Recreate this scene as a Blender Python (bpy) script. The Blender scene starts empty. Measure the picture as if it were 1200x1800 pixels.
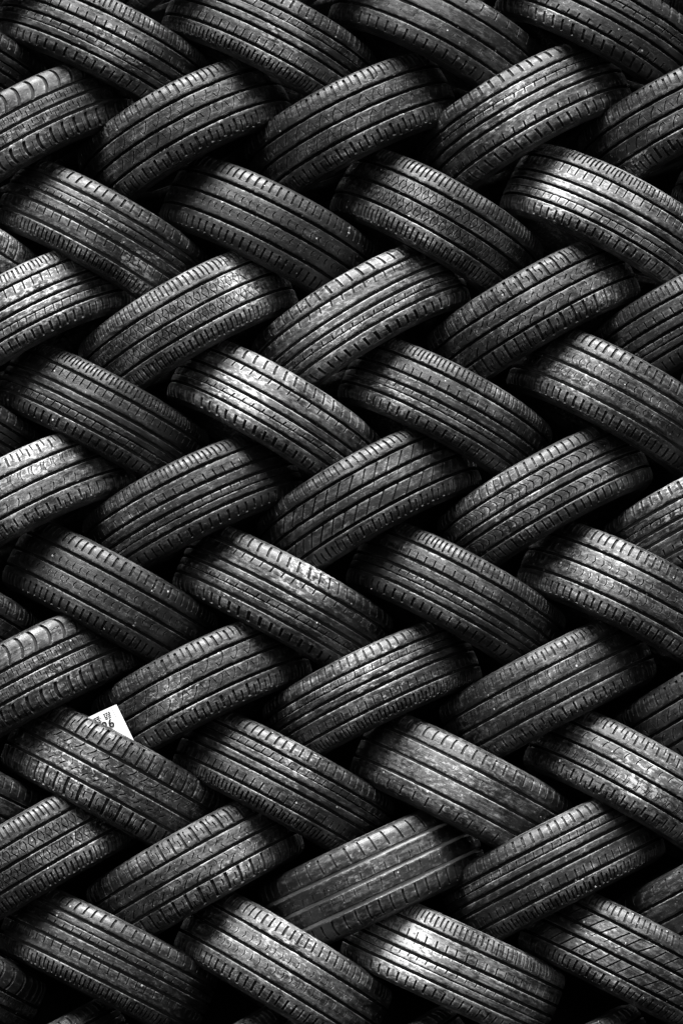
import bpy, math, random
import numpy as np
from mathutils import Matrix, Vector

R_ = math.radians
random.seed(7)
scene = bpy.context.scene
COL = scene.collection

# ------------------------------------------------------------------ camera
cam_data = bpy.data.cameras.new("camera")
cam = bpy.data.objects.new("camera", cam_data)
COL.objects.link(cam)
cam.location = (0.0, -14.225, 1.464)
cam.rotation_euler = (R_(90 + 6.3), 0, 0)
cam_data.sensor_fit = 'VERTICAL'
cam_data.sensor_height = 36.0
cam_data.lens = 175.0
cam_data.clip_end = 200.0
scene.camera = cam

# ------------------------------------------------------------------ sky, sun, exposure
SUN_ELEV, SUN_ROT = R_(69), R_(180 + 20)
world = bpy.data.worlds.new("World")
scene.world = world
world.use_nodes = True
wn, wl = world.node_tree.nodes, world.node_tree.links
wn.clear()
sky = wn.new("ShaderNodeTexSky")
sky.sky_type = 'NISHITA'
sky.sun_disc = False
sky.sun_elevation = SUN_ELEV
sky.sun_rotation = SUN_ROT
sky.air_density = 0.5
bw = wn.new("ShaderNodeRGBToBW")            # the photograph is black and white
bg = wn.new("ShaderNodeBackground")
bg.inputs[1].default_value = 0.05
wo = wn.new("ShaderNodeOutputWorld")
wl.new(sky.outputs[0], bw.inputs[0])
wl.new(bw.outputs[0], bg.inputs[0])
wl.new(bg.outputs[0], wo.inputs[0])

sun_data = bpy.data.lights.new("sun", 'SUN')
sun_data.energy = 5.0
sun_data.angle = R_(42)
sun = bpy.data.objects.new("sun", sun_data)
COL.objects.link(sun)
_sd = Vector((-0.22, -0.74, 2.0))          # towards the sun: high, in front, a little to the left
sun.rotation_euler = _sd.to_track_quat('Z', 'Y').to_euler()
sun.location = (-3, -6, 9)

scene.view_settings.view_transform = 'Standard'
scene.view_settings.look = 'None'
scene.view_settings.gamma = 1.0
scene.view_settings.exposure = 1.85
scene.cycles.max_bounces = 3
scene.cycles.adaptive_threshold = 0.02
scene.cycles.use_denoising = True


# ------------------------------------------------------------------ materials
class NT:
    def __init__(self, name):
        self.m = bpy.data.materials.new(name)
        self.m.use_nodes = True
        self.n, self.l = self.m.node_tree.nodes, self.m.node_tree.links
        self.n.clear()

    def new(self, t, **kw):
        n = self.n.new(t)
        for k, v in kw.items():
            setattr(n, k, v)
        return n

    def put(self, sock, v):
        if hasattr(v, "is_output"):
            self.l.new(v, sock)
        else:
            sock.default_value = v

    def math(self, op, a, b=0.0, c=0.0, clamp=False):
        n = self.new("ShaderNodeMath", operation=op, use_clamp=clamp)
        for i, v in enumerate((a, b, c)):
            self.put(n.inputs[i], v)
        return n.outputs[0]

    def mix(self, f, a, b):
        n = self.new("ShaderNodeMix", data_type='FLOAT')
        self.put(n.inputs[0], f); self.put(n.inputs[2], a); self.put(n.inputs[3], b)
        return n.outputs[0]

    def ramp(self, v, lo, hi, a=0.0, b=1.0):
        n = self.new("ShaderNodeMapRange", interpolation_type='SMOOTHSTEP')
        for i, x in enumerate((v, lo, hi, a, b)):
            self.put(n.inputs[i], x)
        return n.outputs[0]

    def prop(self, name):
        return self.new("ShaderNodeAttribute", attribute_type='OBJECT', attribute_name=name).outputs['Fac']

    def vec(self, x, y, z):
        n = self.new("ShaderNodeCombineXYZ")
        for i, v in enumerate((x, y, z)):
            self.put(n.inputs[i], v)
        return n.outputs[0]

    def noise(self, vec, detail=4.0, rough=0.6, scale=1.0):
        n = self.new("ShaderNodeTexNoise")
        self.put(n.inputs['Vector'], vec)
        n.inputs['Scale'].default_value = scale
        n.inputs['Detail'].default_value = detail
        n.inputs['Roughness'].default_value = rough
        return n.outputs[0]


def rubber_material():
    t = NT("worn_rubber")
    uv = t.new("ShaderNodeUVMap", uv_map="UVMap").outputs[0]
    sep = t.new("ShaderNodeSeparateXYZ")
    t.put(sep.inputs[0], uv)
    u, v = sep.outputs[0], sep.outputs[1]
    seed, dust, gdust, gloss = (t.prop(k) for k in ("seed", "dust", "groove_dust", "gloss"))
    zs = t.math('MULTIPLY', seed, 37.0)

    def nz(su, sv, off, detail, rough):
        return t.noise(t.vec(t.math('MULTIPLY', u, su), t.math('MULTIPLY', v, sv), t.math('ADD', zs, off)), detail, rough)
    patch = nz(10, 16, 0.0, 4, 0.66)            # blotches a few cm across
    streak = nz(8, 130, 3.0, 3, 0.6)           # scuffs that run with the rolling direction
    mott = nz(60, 110, 5.0, 4, 0.72)            # small mottling
    grain = nz(520, 520, 8.0, 1, 0.6)
    large = nz(4.5, 6.0, 11.0, 1, 0.5)
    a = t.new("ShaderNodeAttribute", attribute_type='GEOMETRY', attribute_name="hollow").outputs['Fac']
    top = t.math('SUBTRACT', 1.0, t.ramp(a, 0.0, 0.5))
    # thin grey film of scuffed rubber and road dust on the running surface
    base = t.mix(patch, 0.005, 0.013)
    k = t.math('ADD', t.math('MULTIPLY', patch, 0.40), t.math('MULTIPLY', streak, 0.27))
    k = t.math('ADD', k, t.math('MULTIPLY', mott, 0.37))
    gp = t.new("ShaderNodeSeparateXYZ")
    t.put(gp.inputs[0], t.new("ShaderNodeNewGeometry").outputs['Position'])
    dx = t.math('SUBTRACT', gp.outputs[0], t.prop("scuff_x"))
    dz = t.math('SUBTRACT', gp.outputs[2], t.prop("scuff_z"))
    dist = t.math('SQRT', t.math('ADD', t.math('MULTIPLY', dx, dx), t.math('MULTIPLY', dz, dz)))
    dist = t.math('DIVIDE', dist, t.prop("scuff_size"))
    dist = t.math('ADD', dist, t.math('MULTIPLY', t.math('SUBTRACT', patch, 0.5), 2.6))
    dist = t.math('ADD', dist, t.math('MULTIPLY', t.math('SUBTRACT', streak, 0.5), 1.2))
    scf_glint = t.math('MULTIPLY', t.ramp(dist, 0.25, 1.25, 1.0, 0.0), t.prop("scuff"))  # bright patch: chalky scuff plus highlight painted into the colour
    rim = t.new("ShaderNodeAttribute", attribute_type='GEOMETRY', attribute_name="rim").outputs['Fac']
    k = t.math('ADD', k, t.math('MULTIPLY', scf_glint, 0.055))
    k = t.math('ADD', k, t.math('MULTIPLY', rim, 0.085))
    wlo = t.math('SUBTRACT', 0.46, t.math('MULTIPLY', dust, 0.17))
    wide = t.math('ADD', t.math('MULTIPLY', t.ramp(large, wlo, t.math('ADD', wlo, 0.18)), 0.6), scf_glint, clamp=True)
    thr = t.math('SUBTRACT', 0.57, t.math('MULTIPLY', dust, 0.11))
    thr = t.math('SUBTRACT', thr, t.math('MULTIPLY', wide, 0.06))
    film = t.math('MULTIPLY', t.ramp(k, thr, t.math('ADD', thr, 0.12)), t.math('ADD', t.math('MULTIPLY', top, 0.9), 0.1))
    col = t.mix(t.math('MULTIPLY', film, t.math('ADD', t.math('ADD', 0.14, t.math('MULTIPLY', dust, 0.75)), t.math('MULTIPLY', scf_glint, 0.2)), clamp=True), base, 0.125)
    # caked pale dirt where the film is thickest
    thr2 = t.math('SUBTRACT', 0.675, t.math('MULTIPLY', dust, 0.14))
    cake = t.math('MULTIPLY', t.ramp(k, thr2, t.math('ADD', thr2, 0.045)), wide)
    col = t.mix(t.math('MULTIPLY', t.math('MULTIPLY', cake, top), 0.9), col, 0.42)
    # flaked, chalky spots inside the scuffs and painted highlights
    flake = t.math('MULTIPLY', t.ramp(t.math('ADD', mott, t.math('MULTIPLY', scf_glint, 0.10)), 0.60, 0.645), scf_glint, clamp=True)
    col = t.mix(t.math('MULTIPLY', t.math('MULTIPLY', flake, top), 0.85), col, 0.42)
    # hairline scratches and cracks filled with dust
    web = t.math('ABSOLUTE', t.math('SUBTRACT', nz(34, 55, 21.0, 2, 0.55), 0.5))
    web = t.math('MULTIPLY', t.ramp(web, 0.0, 0.014, 1.0, 0.0), t.ramp(mott, 0.42, 0.62))
    col = t.mix(t.math('MULTIPLY', t.math('MULTIPLY', web, dust), t.math('MULTIPLY', top, 0.9)), col, 0.30)
    # dust lying in the grooves
    gd = t.math('MULTIPLY', t.math('MULTIPLY', t.ramp(a, 0.5, 1.0), gdust), t.ramp(streak, 0.25, 0.6, 0.45, 1.0), clamp=True)
    col = t.mix(gd, col, 0.45)
    # tiny pale specks of grit
    vo = t.new("ShaderNodeTexVoronoi", feature='F1')
    vo.inputs['Scale'].default_value = 1.0
    t.put(vo.inputs['Vector'], t.vec(t.math('MULTIPLY', u, 45), t.math('MULTIPLY', v, 45), zs))
    vs = t.new("ShaderNodeSeparateColor")
    t.put(vs.inputs[0], vo.outputs['Color'])
    rad = t.math('MULTIPLY', t.ramp(vs.outputs[0], 0.62, 1.0), 0.135)
    spk = t.math('LESS_THAN', vo.outputs['Distance'], rad)
    spk = t.math('MULTIPLY', spk, t.math('ADD', 0.1, t.math('MULTIPLY', t.math('POWER', vs.outputs[1], 2.0), 0.9)))
    col = t.mix(spk, col, 0.62)
    v2 = t.new("ShaderNodeTexVoronoi", feature='F1')
    v2.inputs['Scale'].default_value = 1.0
    t.put(v2.inputs['Vector'], t.vec(t.math('MULTIPLY', u, 120), t.math('MULTIPLY', v, 120), t.math('ADD', zs, 4.0)))
    s2 = t.new("ShaderNodeSeparateColor")
    t.put(s2.inputs[0], v2.outputs['Color'])
    g2 = t.math('MULTIPLY', t.math('LESS_THAN', v2.outputs['Distance'], t.math('MULTIPLY', t.ramp(s2.outputs[0], 0.55, 1.0), 0.24)), t.ramp(patch, 0.46, 0.62))
    col = t.mix(t.math('MULTIPLY', g2, t.math('ADD', 0.25, t.math('MULTIPLY', dust, 0.6)), clamp=True), col, 0.40)
    cc = t.new("ShaderNodeCombineColor")
    for i in range(3):
        t.put(cc.inputs[i], col)
    rough = t.math('SUBTRACT', 0.55, t.math('MULTIPLY', gloss, 0.14))
    rough = t.math('ADD', rough, t.math('MULTIPLY', t.math('SUBTRACT', mott, 0.5), 0.7))
    rough = t.math('ADD', rough, t.math('MULTIPLY', t.math('SUBTRACT', streak, 0.5), 0.55))
    rough = t.math('ADD', rough, t.math('MULTIPLY', film, 0.15))
    rough = t.math('MAXIMUM', rough, 0.22)
    rough = t.mix(a, rough, 0.9)               # unpolished rubber in the grooves and slits
    hgt = t.math('ADD', t.math('MULTIPLY', grain, 0.35), t.math('MULTIPLY', mott, 0.9))
    hgt = t.math('ADD', hgt, t.math('MULTIPLY', streak, 0.25))
    bump = t.new("ShaderNodeBump")
    bump.inputs['Strength'].default_value = 0.55
    bump.inputs['Distance'].default_value = 0.0018
    t.put(bump.inputs['Height'], hgt)
    b = t.new("ShaderNodeBsdfPrincipled")
    t.put(b.inputs['Base Color'], cc.outputs[0])
    t.put(b.inputs['Roughness'], rough)
    t.put(b.inputs['Normal'], bump.outputs[0])
    b.inputs['IOR'].default_value = 1.5
    t.put(b.inputs['Specular IOR Level'], t.mix(a, 0.5, 0.12))
    o = t.new("ShaderNodeOutputMaterial")
    t.l.new(b.outputs[0], o.inputs[0])
    return t.m


def plain_material(name, lo, hi, scale, rough=0.8, bump=0.0):
    t = NT(name)
    tc = t.new("ShaderNodeTexCoord").outputs['Object']
    n = t.noise(tc, 6, 0.6, scale)
    v = t.mix(n, lo, hi)
    cc = t.new("ShaderNodeCombineColor")
    for i in range(3):
        t.put(cc.inputs[i], v)
    b = t.new("ShaderNodeBsdfPrincipled")
    t.put(b.inputs['Base Color'], cc.outputs[0])
    b.inputs['Roughness'].default_value = rough
    b.inputs['Specular IOR Level'].default_value = 0.08
    if bump:
        bp = t.new("ShaderNodeBump")
        bp.inputs['Strength'].default_value = bump
        bp.inputs['Distance'].default_value = 0.01
        t.put(bp.inputs['Height'], n)
        t.put(b.inputs['Normal'], bp.outputs[0])
    o = t.new("ShaderNodeOutputMaterial")
    t.l.new(b.outputs[0], o.inputs[0])
    return t.m


RUBBER = rubber_material()
BACKING = plain_material("added_backing_black", 0.003, 0.008, 3.0, 0.9, 0.4)
PAPER = plain_material("label_paper", 0.34, 0.66, 26.0, 0.7)
INK = plain_material("label_ink", 0.003, 0.008, 60.0, 0.7)

# ------------------------------------------------------------------ the added backing panel
def quad_object(name, verts, faces, mat):
    me = bpy.data.meshes.new(name)
    me.from_pydata(verts, [], faces)
    me.materials.append(mat)
    o = bpy.data.objects.new(name, me)
    COL.objects.link(o)
    return o

backing = quad_object("added_backing", [(-3.5, .36, .6), (3.5, .36, .6), (3.5, .36, 6.2), (-3.5, .36, 6.2),
                             (-3.5, .56, .6), (3.5, .56, .6), (3.5, .56, 6.2), (-3.5, .56, 6.2)],
                    [(0, 1, 2, 3), (5, 4, 7, 6), (4, 0, 3, 7), (1, 5, 6, 2), (3, 2, 6, 7), (4, 5, 1, 0)], BACKING)
backing["kind"] = "structure"  # added panel behind the stack: blocks light from behind, keeps the gaps black

# ------------------------------------------------------------------ tyre cross-section
RT = 0.310                       # outer radius at the crown
RC = 0.50                        # crown arc
VC = 0.082                       # half width of the crown arc
RS = 0.037                       # shoulder arc
ANG = VC / RC
VE = 0.1145                       # where the shoulder rib ends, measured along the section


def section(v, depth):
    """point of the tread section at arc length v from the centre line, sunk by depth: (radius, z)"""
    s = np.sign(v); q = np.abs(v)
    crown = q <= VC
    th = np.where(crown, q / RC, ANG + (q - VC) / RS)
    zc = np.where(crown, RC * np.sin(th), RC * math.sin(ANG) + RS * (np.sin(th) - math.sin(ANG)))
    rr = np.where(crown, RT - RC * (1 - np.cos(th)),
                  RT - RC * (1 - math.cos(ANG)) - RS * (math.cos(ANG) - np.cos(th)))
    return rr - depth * np.cos(th), s * (zc - depth * np.sin(th))


def finish(name, co, faces, uvs, hollow, angle=38, rim=None):
    me = bpy.data.meshes.new(name)
    me.from_pydata(co.tolist(), [], faces.tolist())
    uvl = me.uv_layers.new(name="UVMap")
    li = faces.ravel()
    uu = uvs[li].reshape(-1, 4, 2).copy()
    span = uu[:, :, 0].max(1) - uu[:, :, 0].min(1)
    bad = span > 0.8
    fix = uu[bad]
    fix[:, :, 0] = np.where(fix[:, :, 0] < 0.9, fix[:, :, 0] + 2 * math.pi * RT, fix[:, :, 0])
    uu[bad] = fix
    uvl.data.foreach_set("uv", uu.ravel())
    at = me.attributes.new("hollow", 'FLOAT', 'POINT')
    at.data.foreach_set("value", hollow.astype(np.float32))
    ar = me.attributes.new("rim", 'FLOAT', 'POINT')
    if rim is not None:
        ar.data.foreach_set("value", rim.astype(np.float32))
    me.materials.append(RUBBER)
    me.polygons.foreach_set("use_smooth", [True] * len(me.polygons))
    me.set_sharp_from_angle(angle=R_(angle))
    me.update()
    return me


def ring_faces(nt, ns):
    i = np.arange(nt - 1)[:, None]; j = np.arange(ns)[None, :]
    j2 = (j + 1) % ns
    a = i * ns + j; b = i * ns + j2; c = (i + 1) * ns + j2; d = (i + 1) * ns + j
    return np.stack([a, b, c, d], -1).reshape(-1, 4)


def S(pc, w=2.2, d=4.0, a=0.0, b=1.0, f=None):
    """a slit in a rib: place in the pitch, width and depth in mm, from a to b across the rib, f bends it"""
    return dict(pc=pc, w=w * 2.05 / 1000, d=d * 1.4 / 1000, a=a, b=b, f=f or (lambda q: 0 * q))


def rib_mesh(name, v0, v1, N, slits, gd=0.006, rng=None, outer=False, wear=0.0004, soft=1.0):
    """one rib of tread running round the tyre between v0 and v1; outer: the end at v1 runs into the sidewall"""
    sgn = 1 if (v0 + v1) >= 0 else -1
    if outer and sgn < 0:
        v0, v1 = -v1, -v0        # work from the groove outwards, mirrored at the end
    W = v1 - v0
    e = [(0.0, gd + .001), (0.0004, 0.0011 * soft), (0.0011, 0.0003 * soft), (0.0023, 0.0)]
    lines = {round(x, 6): d for x, d in e}
    if outer:
        lines[round(W, 6)] = 0.003
        lines[round(W - 0.002, 6)] = 0.0006
        lines[round(W - 0.004, 6)] = 0.0
    else:
        for x, d in e:
            lines[round(W - x, 6)] = d
    for s in slits:
        for x in (s['a'], s['b']):
            if 0.03 < x < 0.97:
                lines.setdefault(round(x * W, 6), 0.0)
                lines.setdefault(round(x * W + (-0.0008 if x == s['a'] else 0.0008), 6), 0.0)
    for x in np.linspace(0.003, W - 0.0045, 9 if not outer else 12):
        if min(abs(x - k) for k in lines) > 0.0009:
            lines[round(float(x), 6)] = 0.0
    xs = np.array(sorted(lines)); ed = np.array([lines[k] for k in sorted(lines)])
    q = xs / W
    nt = len(xs)
    # pitch lengths in a varied sequence, as on real tyres
    pl = rng.choice([0.9, 1.0, 1.12], N); pl = pl / pl.sum() * 2 * math.pi
    p0 = np.concatenate([[0], np.cumsum(pl)])[:-1]
    plen = 2 * math.pi * RT / N
    st, dp = [], []                        # stations in pitch units (nt each), slit depth at them
    ss = sorted(slits, key=lambda s: s['pc'])
    lastR = np.zeros(nt)
    st.append(np.zeros(nt)); dp.append(np.zeros(nt))
    shift0 = ss[0]['f'](q) if ss else np.zeros(nt)
    for s in ss:
        c = s['pc'] + s['f'](q)
        h = s['w'] / 2 / plen
        inr = ((q >= s['a'] - 1e-6) & (q <= s['b'] + 1e-6)).astype(float)
        cl = c - h
        st.append((lastR + cl) / 2); dp.append(np.zeros(nt))
        for off, dd in ((-h - .12 * h, 0.0), (-h * .8, 1.0), (h * .8, 1.0), (h + .12 * h, 0.0)):
            st.append(c + off); dp.append(dd * min(s['d'], gd - .0008) * inr)
        lastR = c + h
    st.append((lastR + 1.0) / 2); dp.append(np.zeros(nt))
    if not ss:
        st = [np.full(nt, k) for k in (0, .25, .5, .75)]; dp = [np.zeros(nt)] * 4
    st = np.array(st); dp = np.array(dp)                     # (ns, nt)
    ns = len(st)
    ph = p0[None, :, None] + pl[None, :, None] * st.T[:, None, :]      # nt, N, ns
    ph = ph.reshape(nt, N * ns)
    dep = np.maximum(np.broadcast_to(dp.T[:, None, :], (nt, N, ns)).reshape(nt, N * ns), ed[:, None])
    hol = np.clip((dep - 0.0016) / 0.002, 0, 1) * np.where(ed[:, None] > .002, 1.0, 0.5)
    near = np.zeros(dp.T.shape)                                # slit lips
    near[:, 1:] = np.maximum(near[:, 1:], dp.T[:, :-1] > 0); near[:, :-1] = np.maximum(near[:, :-1], dp.T[:, 1:] > 0)
    near = near * (dp.T == 0)
    rim = np.maximum(np.broadcast_to(near[:, None, :], (nt, N, ns)).reshape(nt, N * ns) * .8,
                     ((ed > 1e-5) & (ed < .002))[:, None] * 1.0)
    # uneven wear, ragged edges
    low = sum(np.sin(ph * k + rng.uniform(0, 6.28)) * wear / (1 + .15 * k) for k in (2, 3, 5, 9, 17))
    dep = dep + low + rng.normal(0, 0.00010, dep.shape)
    rag = ((ed > 1e-5) & (ed < 0.002))[:, None]
    dep = dep + np.where(rag, np.abs(rng.normal(0, 0.0008, dep.shape)), 0)
    vv = (v0 + xs)[:, None] + np.where(rag, rng.normal(0, 0.0004, dep.shape), 0)
    if outer and sgn < 0:
        vv = -vv
    rr, zz = section(vv, dep)
    phi = ph - math.pi / 2 + math.pi                          # seam at the back (+Y)
    co = np.stack([rr * np.cos(phi), rr * np.sin(phi), zz], -1).reshape(-1, 3)
    uvs = np.stack([(ph % (2 * math.pi)) * RT, np.broadcast_to(vv, ph.shape)], -1).reshape(-1, 2)
    F = ring_faces(nt, N * ns)
    if outer and sgn < 0:
        F = F[:, ::-1]
    return finish(name, co, F, uvs, hol.ravel(), rim=rim.ravel())


def lathe_mesh(name, pts, hollow=0.0, n=144, rng=None, closed=False, jit=0.0):
    pts = np.array(pts)
    nt = len(pts)
    ph = np.linspace(0, 2 * math.pi, n, endpoint=False)
    phi = ph + math.pi / 2
    rr = pts[:, 0][:, None] + np.zeros(n)[None]
    if jit:
        rr = rr + sum(np.sin(ph * k + k)[None] * jit for k in (3, 7))
    co = np.stack([rr * np.cos(phi), rr * np.sin(phi), pts[:, 1][:, None] + 0 * rr], -1).reshape(-1, 3)
    v = np.concatenate([[0], np.cumsum(np.hypot(*np.diff(pts, axis=0).T))])
    v = v + pts[0, 1]
    uvs = np.stack([np.broadcast_to(ph * RT, rr.shape), np.broadcast_to(v[:, None], rr.shape)], -1).reshape(-1, 2)
    F = ring_faces(nt, n)
    return finish(name, co, F, uvs, np.full(len(co), hollow), 30)


# parts shared by every tyre
def side_points(s):
    r0, z0 = section(np.array([VE]), np.array([0.0022]))
    p = [(float(r0[0]), float(z0[0])), (.2815, .1075), (.2795, .1070), (.273, .1097), (.266, .1115), (.262, .1115), (.2605, .1127),
         (.250, .1128), (.2485, .1116), (.238, .1085), (.226, .1030), (.2235, .1035), (.2215, .1010), (.212, .093), (.206, .086),
         (.2015, .081), (.1975, .073), (.1975, .064), (.202, .061)]
    return [(r, z * s) for r, z in (p if s < 0 else p[::-1])]

SIDE = {s: lathe_mesh("sidewall", side_points(s)) for s in (1, -1)}
LINER = lathe_mesh("inner_liner", [(.202, .061), (.225, .086), (.250, .098), (.264, .094), (.278, .070), (.290, 0),
                                   (.278, -.070), (.264, -.094), (.250, -.098), (.225, -.086), (.202, -.061)])


def floor_mesh(gd):
    v = np.linspace(-0.108, 0.108, 25)
    r, z = section(v, np.full(25, gd))
    return lathe_mesh("groove_floor", list(zip(r, z))[::-1], 1.0, 288)


# ------------------------------------------------------------------ tread patterns
lin = lambda k: (lambda q: k * (q - .5))
arc = lambda k: (lambda q: k * (1 - (2 * q - 1) ** 2))
ess = lambda k: (lambda q: k * np.sin((q - .5) * math.pi))
chev = lambda k: (lambda q: k * np.abs(q - .5))
zig = lambda k: (lambda q: k * (np.abs(((q * 1.5) % 1) - .5) - .25))
hook = lambda k: (lambda q: k * (q ** 2.2))


KV = 1.43


def build_pattern(key):
    rng = np.random.default_rng(sum(ord(c) * (i + 3) for i, c in enumerate(key)))
    ribs = []            # (kind, mesh)
    gd = 0.0100

    todo = []            # name, v0, v1, pitches, slits, options

    def rib(v0, v1, N, slits, **k):
        todo.append(["tread_rib", v0 * KV, v1 * KV, N, slits, k])

    def shoulders(vg, Na, sa, Nb=None, sb=None, vg2=None):
        sa, sb = [[dict(x, w=x["w"] * 1.35) for x in y] for y in (sa, sb or sa)]
        todo.append(["shoulder_rib", vg * KV, VE, Na, sa, dict(outer=True)])
        todo.append(["shoulder_rib", -VE, -(vg2 or vg) * KV, Nb or Na, sb or sa, dict(outer=True)])

    if key in ("A", "A2", "A3"):
        # four straight grooves, a hairline groove in one inner rib, small notches
        N = {"A": 66, "A2": 58, "A3": 74}[key]
        sh = {"A": [S(.5, 2.4, 4, .22, .86, lin(.12))],
              "A2": [S(.45, 3.4, 4.5, .30, .93, lin(-.18))],
              "A3": [S(.28, 2.2, 4, .14, .80, lin(.10)), S(.76, 2.2, 4, .30, .92, lin(.10))]}[key]
        sh2 = {"A": [S(.3, 2.2, 4, .10, .8, lin(.1)), S(.78, 2.2, 4, .25, .9, lin(.1))],
               "A2": [S(.5, 2.8, 4, .2, .9, ess(.10))], "A3": [S(.5, 2.6, 4, .2, .9, lin(-.1))]}[key]
        shoulders(.0475, N, sh, N, sh2)
        w = .0036
        if key == "A2":
            rib(-.0385, -.0135, N, [S(.5, 2.6, 3.5, 0, .42, lin(.22))])
            rib(-.0065, .0065, N, [])
            rib(.0135, .0262, N, [S(.5, 2.4, 3.5, .4, 1, lin(.2))])
            rib(.0280, .0395, N, [S(.5, 1.4, 2.0, .0, .35)], soft=.6)
        elif key == "A3":
            rib(-.0400, -.0270, N, [S(.5, 1.8, 3, .2, 1, lin(.2))], soft=.6)
            rib(-.0250, -.0130, N, [])
            rib(-.0060, .0060, N, [])
            rib(.0130, .0400, N, [S(.5, 2.2, 3.5, .42, 1, lin(.15))])
        else:
            rib(-.0395, -.0150, N, [S(.5, 2.2, 3.5, .45, 1, lin(-.12))])
            rib(-.0078, .0078, N, [S(.5, 1.4, 2, 0, .25)])
            rib(.0150, .0270, N, [S(.5, 2.0, 3, 0, .6, lin(.1))])
            rib(.0287, .0400, N, [], soft=.6)
    elif key in ("B", "B2", "B3"):
        # three grooves, inner ribs with arc or tick shaped sipes
        N = {"B": 47, "B2": 80, "B3": 58}[key]
        if key == "B":
            shoulders(.0395, N, [S(.22, 3.0, 4.5, .18, .80, lin(.06)), S(.70, 2.2, 3.5, .34, .92, lin(.06))])
            rib(-.0320, -.0045, N, [S(.22, 1.9, 3.5, .12, .82, hook(.72)), S(.86, 1.5, 2.5, .55, .9, lin(-.35))])
            rib(.0045, .0320, N, [S(.22, 1.9, 3.5, .18, .88, hook(.72)), S(.86, 1.5, 2.5, .2, .55, lin(-.35))])
        elif key == "B2":
            shoulders(.0405, N, [S(.5, 2.6, 4, .24, .84, lin(.05))])
            rib(-.0325, -.0045, N, [S(.42, 1.6, 3, .38, .78, lambda q: .8 * np.abs(q - .58))])
            rib(.0045, .0325, N, [S(.42, 1.6, 3, .20, .62, lambda q: .8 * np.abs(q - .42))])
        else:
            shoulders(.0400, N, [S(.45, 2.3, 4, .22, .78, lin(.08)), S(.92, 1.6, 3, .50, .9, lin(.03))])
            rib(-.0320, -.0045, N, [S(.40, 1.6, 3, .12, .55, arc(.35))])
            rib(.0045, .0320, N, [S(.30, 1.6, 3, .30, .88, arc(-.30)), S(.75, 1.4, 2.5, .5, .9, lin(.3))])
    elif key == "C":
        # crosshatched inner ribs
        N = 60
        shoulders(.0405, N, [S(.25, 2.2, 4, .18, .86, lin(.08)), S(.74, 2.6, 4, .26, .92, lin(.08))])
        x1 = [S(.36, 2.0, 4, .06, .94, lambda q: -.42 * np.abs(np.sin((q - .5) * 2.6))), S(.60, 1.8, 4, .22, .80, lambda q: .50 * np.abs(q - .45))]
        rib(-.0330, -.0050, 74, x1, soft=1.2)
        rib(.0050, .0330, 74, x1, soft=1.2)
    elif key == "D":
        # long curved blocks on one side, fine upright sipes in the middle rib
        N = 48
        shoulders(.0330, N, [S(.35, 3.4, 5, .12, .90, arc(.25)), S(.80, 1.8, 4, .30, .9, arc(.22))],
                  N, [S(.5, 3.2, 5, .02, .90, arc(-.30))], .0300)
        rib(.0045, .0260, N, [S(.18, 1.5, 3, .15, .6), S(.5, 1.5, 3, .4, .9), S(.82, 1.5, 3, .15, .6)])
        rib(-.0225, -.0030, N, [S(.2, 1.5, 3, .1, .6), S(.52, 1.5, 3, .4, .9), S(.84, 1.5, 3, .1, .6)])
    elif key == "E":
        # all-season blocks cut by wavy sipes
        N = 50
        shoulders(.0385, N, [S(.25, 3.2, 5, .02, .93, lin(.10)), S(.62, 1.5, 3, .22, .55, zig(.25)), S(.88, 1.5, 3, .5, .85, zig(.2))])
        rib(-.0310, -.0040, N, [S(.28, 2.6, 4.5, .0, .55, ess(.40)), S(.80, 1.7, 3, .50, 1, zig(.45))])
        rib(.0040, .0310, N, [S(.28, 2.6, 4.5, .45, 1, ess(.40)), S(.80, 1.7, 3, 0, .50, zig(.45))])
    elif key == "F":
        # slanting slashes, four grooves
        N = 50
        shoulders(.0470, N, [S(.3, 2.4, 4, .14, .86, lin(.18)), S(.8, 1.8, 3.5, .3, .9, lin(.18))])
        rib(-.0395, -.0150, N, [S(.5, 3.0, 4.5, .06, 1, lin(.85))])
        rib(-.0080, .0080, N, [S(.5, 1.6, 3, .0, .45, lin(.5))])
        rib(.0150, .0395, N, [S(.5, 3.0, 4.5, 0, .94, lin(.85))])
    elif key == "G":
        # hook shaped sipes, four grooves
        N = 76
        shoulders(.0480, N, [S(.5, 2.3, 4, .12, .84, lin(.12))])
        rib(-.0400, -.0130, N, [S(.30, 2.4, 4, .12, .9, lambda q: .55 * np.sin(q * 3.6))])
        rib(-.0065, .0065, N, [])
        rib(.0130, .0400, N, [S(.30, 2.4, 4, .10, .88, lambda q: .55 * np.sin(q * 3.6))])
    elif key == "H":
        # nearly bald, three worn grooves
        gd = 0.0065
        N = 44
        shoulders(.0400, N, [S(.4, 2.0, 2.6, .30, .80, lin(.10))], 60, [S(.4, 2.4, 3, .24, .86, arc(.12))])
        rib(-.0335, -.0040, N, [S(.5, 1.3, 1.2, .4, .6, lin(.3))], wear=.0004)
        rib(.0040, .0335, N, [], wear=.0004)
    elif key == "H2":
        gd = 0.0060
        N = 52
        shoulders(.0400, N, [S(.45, 2.2, 4, .10, .82, arc(.15))], 48, [S(.4, 2.2, 4, .14, .86, lin(.2))])
        rib(-.0300, -.0055, N, [S(.5, 1.5, 3, .5, .9, lin(.2))], wear=.0004)
        rib(.0055, .0300, N, [S(.4, 1.5, 3, .1, .5, lin(.2))], wear=.0004)
    todo.sort(key=lambda r: r[1])
    for p, n in zip(todo, todo[1:]):          # close the wide grooves to their real width
        gap = n[1] - p[2]
        if gap > .006:
            cut = (gap - .0086) / 2
            p[2] += cut; n[1] -= cut
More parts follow.
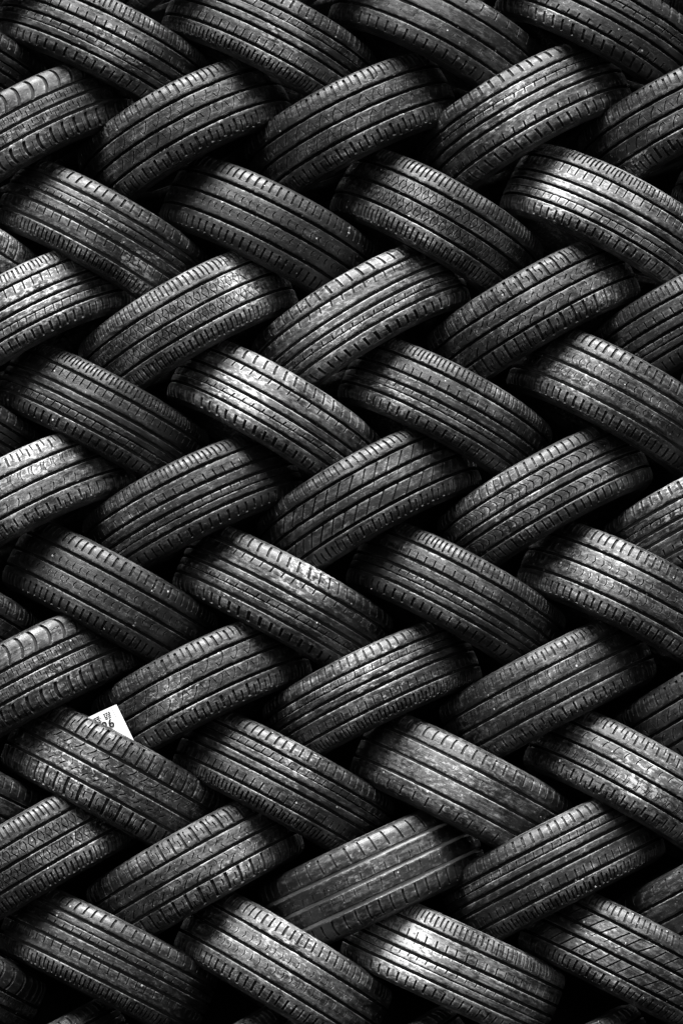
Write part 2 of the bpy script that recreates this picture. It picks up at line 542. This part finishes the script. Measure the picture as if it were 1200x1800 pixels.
    for nm, v0, v1, N, sl, k in todo:
        ribs.append((nm, rib_mesh(nm, v0, v1, N, sl, gd, rng, **k)))
    return ribs, floor_mesh(gd)


PAT = {k: build_pattern(k) for k in ("A", "A2", "A3", "B", "B2", "B3", "C", "D", "E", "F", "G", "H", "H2")}

# ------------------------------------------------------------------ the tyres, row by row
# (x, z, pattern, flip, spin degrees, dust, groove dust, gloss, tilt correction, look, tread words)
TREAD = {"A": "four grooves and notched ribs", "A2": "four grooves and toothed shoulder", "A3": "four grooves and paired slits",
         "B": "three grooves and curved sipes", "B2": "three grooves and fine ticks", "B3": "three grooves and arc sipes",
         "C": "crosshatched middle ribs", "D": "long curved shoulder blocks", "E": "blocky wavy tread",
         "F": "slanting slashes", "G": "hook shaped sipes", "H": "nearly bald ribs", "H2": "worn ribs and pale grooves"}
ROWS = [
 ('\\', [(-1.160, 4.925, "A"), (-0.675, 4.935, "B"), (-0.190, 4.950, "A"), (0.295, 4.960, "A2"), (0.775, 4.980, "B3"), (1.260, 4.990, "A")]),
 ('/', [(-1.375, 4.661, "B"), (-0.898, 4.669, "A"), (-0.421, 4.677, "A2"), (0.048, 4.686, "B3"), (0.518, 4.702, "H"), (0.988, 4.719, "A")]),
 ('\\', [(-1.179, 4.363, "A"), (-0.694, 4.380, "A", .45, 0), (-0.210, 4.397, "A3", .5, 0), (0.275, 4.413, "H", .25, 0), (0.759, 4.437, "A2", .2, 0), (1.245, 4.446, "B")]),
 ('/', [(-1.387, 4.114, "A"), (-0.903, 4.123, "D", .3, .5), (-0.448, 4.123, "B", .25, 0), (0.032, 4.139, "B", .2, 0), (0.532, 4.169, "A2", .45, .1), (1.001, 4.172, "B", .2, 0)]),
 ('\\', [(-1.175, 3.805, "E", .6, .2), (-0.692, 3.821, "A", .3, .6), (-0.209, 3.835, "B2", .1, 0), (0.274, 3.854, "C", .3, 0), (0.773, 3.867, "A3", .85, 0), (1.264, 3.878, "B")]),
 ('/', [(-1.390, 3.577, "A"), (-0.908, 3.580, "A3", .65, .1), (-0.442, 3.566, "C", .6, .1), (0.056, 3.577, "A2", .65, .3), (0.554, 3.601, "E", .35, 0), (1.037, 3.585, "A", .2, 0)]),
 ('\\', [(-1.179, 3.302, "A"), (-0.690, 3.302, "A3", .2, .3), (-0.193, 3.302, "A2", .75, .1), (0.297, 3.315, "A", .35, .1), (0.793, 3.343, "B2", .3, .5), (1.283, 3.350, "A")]),
 ('/', [(-1.393, 3.052, "B"), (-0.904, 3.057, "B3", .6, .1), (-0.424, 3.041, "A", .2, .1), (0.080, 3.057, "F", .35, 0), (0.584, 3.064, "G", .4, .1), (1.071, 3.027, "A2", .5, .6)]),
 ('\\', [(-1.165, 2.771, "B"), (-0.663, 2.782, "B2", .1, .1), (-0.168, 2.771, "A2", .5, .3), (0.327, 2.778, "A", .2, .2), (0.823, 2.778, "B2", .45, .1), (1.317, 2.778, "A")]),
 ('/', [(-1.379, 2.539, "A"), (-0.877, 2.547, "D", .25, .2), (-0.399, 2.518, "B", .3, 0), (0.088, 2.510, "A3", .35, .1), (0.590, 2.518, "B3", .3, .2), (1.091, 2.499, "B", .1, 0)]),
 ('\\', [(-1.153, 2.252, "H"), (-0.652, 2.265, "E", .35, .3), (-0.166, 2.249, "A3", .25, .1), (0.342, 2.237, "H", .5, .2), (0.834, 2.252, "B3", .55, 0), (1.328, 2.252, "A")]),
 ('/', [(-1.381, 2.038, "B"), (-0.881, 2.041, "C", .3, .1), (-0.416, 2.006, "E", .35, .2), (0.088, 1.983, "H2", .12, 1.0), (0.600, 2.014, "A3", .3, .1), (1.094, 1.966, "H", .2, 0)]),
 ('\\', [(-1.156, 1.737, "D"), (-0.665, 1.750, "A", .25, .3), (-0.166, 1.722, "B2", .6, .1), (0.317, 1.737, "A", .95, .2), (0.823, 1.750, "F", .35, 0), (1.314, 1.753, "A")]),
 ('/', [(-1.375, 1.411, "D"), (-0.878, 1.411, "A", .2, 0), (-0.395, 1.387, "B", .2, 0), (0.095, 1.380, "A2", .2, 0), (0.593, 1.396, "A", .2, 0), (1.091, 1.380, "B", .2, 0)]),
]
TILT = 28.0
# chalky scuffs and painted-in highlights: x, z of its middle, strength, radius
SCUFF_GLINT = {(4, 1): (-0.564, 3.683, 1.00, 0.07),
         (2, 1): (-0.640, 4.346, 0.70, 0.09),
         (2, 2): (-0.178, 4.330, 0.70, 0.10),
         (5, 2): (-0.282, 3.667, 1.00, 0.09),
         (4, 4): (0.621, 3.928, 1.00, 0.08),
         (5, 4): (0.765, 3.642, 0.70, 0.08),
         (6, 2): (-0.273, 3.325, 0.95, 0.11),
         (5, 3): (-0.016, 3.504, 0.80, 0.12),
         (5, 1): (-0.878, 3.626, 0.90, 0.12),
         (8, 2): (-0.088, 2.825, 0.90, 0.10),
         (10, 3): (0.311, 2.241, 0.60, 0.11),
         (10, 4): (0.836, 2.249, 0.90, 0.09),
         (12, 3): (0.183, 1.781, 1.25, 0.11),
         (12, 2): (-0.127, 1.820, 0.70, 0.14),
         (11, 3): (0.064, 2.003, 0.25, 0.12),
         (9, 2): (-0.463, 2.480, 0.70, 0.08),
         (7, 4): (0.473, 3.034, 0.60, 0.12),
         (4, 3): (0.226, 3.781, 0.70, 0.07),
         (4, 0): (-0.943, 3.764, 0.90, 0.09),
         (7, 1): (-0.882, 3.164, 0.80, 0.10),
         (3, 4): (0.485, 4.157, 0.70, 0.13),
         (3, 1): (-0.937, 4.067, 0.60, 0.12),
         (6, 4): (0.659, 3.382, 0.50, 0.10),
         (9, 3): (0.080, 2.552, 0.60, 0.13),
         (8, 4): (0.768, 2.841, 0.50, 0.12),
         (10, 2): (-0.127, 2.313, 0.60, 0.10),
         (10, 1): (-0.765, 2.249, 0.60, 0.14),
         (6, 3): (0.145, 3.325, 0.50, 0.10),
         (11, 2): (-0.286, 1.995, 0.50, 0.09),
         (3, 5): (0.840, 3.993, 0.80, 0.05),
         (7, 5): (0.946, 3.051, 0.60, 0.10),
         (12, 4): (0.730, 1.805, 0.50, 0.08),
         (2, 4): (0.583, 4.428, 0.60, 0.06),
         (9, 1): (-0.814, 2.552, 0.50, 0.12),
         (11, 1): (-0.700, 2.082, 0.60, 0.07)}
ORD = ["first", "second", "third", "fourth", "fifth", "sixth"]
ROWNAME = ["highest row", "row above top", "top row", "second row", "third row", "fourth row", "fifth row", "sixth row", "seventh row",
           "eighth row", "ninth row", "tenth row", "eleventh row", "lowest row"]


def part(name, me, parent, props):
    o = bpy.data.objects.new(name, me)
    COL.objects.link(o)
    o.parent = parent
    for k, v in props.items():
        o[k] = v
    return o


TY = {}
for ri, (lean, row) in enumerate(ROWS):
    for ci, ent in enumerate(row):
        x, z, key = ent[:3]
        rnd = random.Random((ri - 1) * 31 + ci * 7 + 5)
        dust = ent[3] if len(ent) > 3 else .25
        gdust = ent[4] if len(ent) > 4 else 0.0
        gdust = gdust if key == "H2" else gdust * .25
        tilt = TILT + rnd.uniform(-2.0, 2.0)
        th = R_(tilt) * (1 if lean == '/' else -1)
        sc = rnd.uniform(1.0, 1.05)
        wide = rnd.uniform(.95, 1.02)
        e = bpy.data.objects.new("car_tyre", None)
        COL.objects.link(e)
        e.empty_display_size = .1
        flip = rnd.random() < .5
        M = (Matrix.Translation((x, rnd.uniform(-.008, .008), z)) @ Matrix.Rotation(-th, 4, 'Y')
             @ Matrix.Rotation(R_(rnd.uniform(-1.5, 1.5)), 4, 'X') @ Matrix.Rotation(R_(rnd.uniform(-1.5, 1.5)), 4, 'Y')
             @ Matrix.Rotation(R_(rnd.uniform(-55, 55)), 4, 'Z'))
        if flip:
            M = M @ Matrix.Rotation(math.pi, 4, 'Y')
        e.matrix_world = M @ Matrix.Diagonal((sc, sc, sc * wide, 1))
        props = dict(seed=rnd.random(), dust=min(1.0, dust * .75 + .16), groove_dust=gdust, gloss=rnd.uniform(.2, 1.0))
        sx, sz, sa, sr = SCUFF_GLINT.get((ri, ci), (x, z, 0.0, .1))
        props.update(scuff_x=sx, scuff_z=sz, scuff=sa, scuff_size=sr)
        adj = "scuffed, highlighted" if sa >= .8 else "dusty" if dust >= .45 else ("dark" if dust <= .2 else "black")
        place = f"{ORD[ci - 1 if lean == '/' else ci]} from left in {ROWNAME[ri]}"
        if lean == '/' and ci == 0:
            place = f"just past left end of {ROWNAME[ri]}"
        if lean == '\\' and ci == 5:
            place = f"at far right end of {ROWNAME[ri]}"
        e["label"] = f"{adj} tyre with {TREAD[key]}, {place}"
        e["category"] = "tyre"
        e["group"] = "tyres laced together in slanting rows"
        ribs, fl = PAT[key]
        for nm, me in ribs:
            part(nm, me, e, props)
        part("groove_floor", fl, e, props)
        for s in (1, -1):
            part("sidewall", SIDE[s], e, props)
        part("inner_liner", LINER, e, props)
        TY[ri, ci] = e

# ------------------------------------------------------------------ the paper label caught between two tyres
tag = bpy.data.objects.new("paper_label", None)
COL.objects.link(tag)
tag.matrix_world = Matrix.Translation((-0.6320, -0.250, 2.4625)) @ Matrix.Rotation(R_(26.0), 4, 'Y').inverted() @ Matrix.Rotation(R_(-6), 4, 'X')
tag["label"] = "white printed paper label with number 6, tucked between tyres"
tag["category"] = "label"


def sheet_y(x, z):
    return -0.010 * math.sin(max(0, -x) / .12 * 2.6) - 0.35 * z * z


def sheet(name, x0, x1, z0, z1, mat, lift, nx=1, nz=1, thick=0.0):
    """a piece of the label between x0..x1 and z0..z1 (metres, from its upper corner), following the paper's curl"""
    vs, fs = [], []
    for j in range(nz + 1):
        for i in range(nx + 1):
            x = x0 + (x1 - x0) * i / nx; z = z0 + (z1 - z0) * j / nz
            vs.append((x, sheet_y(x, z) - lift, z))
    w = nx + 1
    for j in range(nz):
        for i in range(nx):
            fs.append((j * w + i, j * w + i + 1, (j + 1) * w + i + 1, (j + 1) * w + i))
    me = bpy.data.meshes.new(name)
    me.from_pydata(vs, [], fs)
    me.materials.append(mat)
    o = bpy.data.objects.new(name, me)
    COL.objects.link(o)
    o.parent = tag
    if thick:
        m = o.modifiers.new("thickness", 'SOLIDIFY'); m.thickness = thick; m.offset = -1
    return o


sheet("paper", -.125, 0, -.170, 0, PAPER, 0, 14, 14, .0004)
sheet("printed_line", -.0175, -.0163, -.034, -.004, INK, .0006, 1, 4)
sheet("printed_line", -.034, -.014, -.0935, -.0925, INK, .0006, 3, 1)
# small print along the upper edge, too fine to read
pr = random.Random(3)
for cx in (-.036, -.066):
    for r in range(4):
        x = cx - .010
        while x < cx + .008:
            w_ = pr.uniform(.004, .010)
            z_ = -.010 - r * .0052
            sheet("small_print", x, min(x + w_, cx + .010), z_ - .0034, z_, INK, .0006)
            x += w_ + pr.uniform(.001, .002)
sheet("small_print", -.0095, -.0065, -.017, -.010, plain_material("faded_ink", .2, .4, 300), .0006)
fc = bpy.data.curves.new("number", 'FONT')
fc.body = "26"
fc.size = .034
fc.offset = .0006
fc.materials.append(INK)
fo = bpy.data.objects.new("tmp_number", fc)
COL.objects.link(fo)
bpy.context.view_layer.update()
nm = bpy.data.meshes.new_from_object(fo.evaluated_get(bpy.context.evaluated_depsgraph_get()))
bpy.data.objects.remove(fo)
nm.name = "printed_number"
for vtx in nm.vertices:
    x, z = vtx.co.x - .062, vtx.co.y - .0545
    vtx.co = (x, sheet_y(x, z) - .0022, z)
no = bpy.data.objects.new("printed_number", nm)
COL.objects.link(no)
no.parent = tag
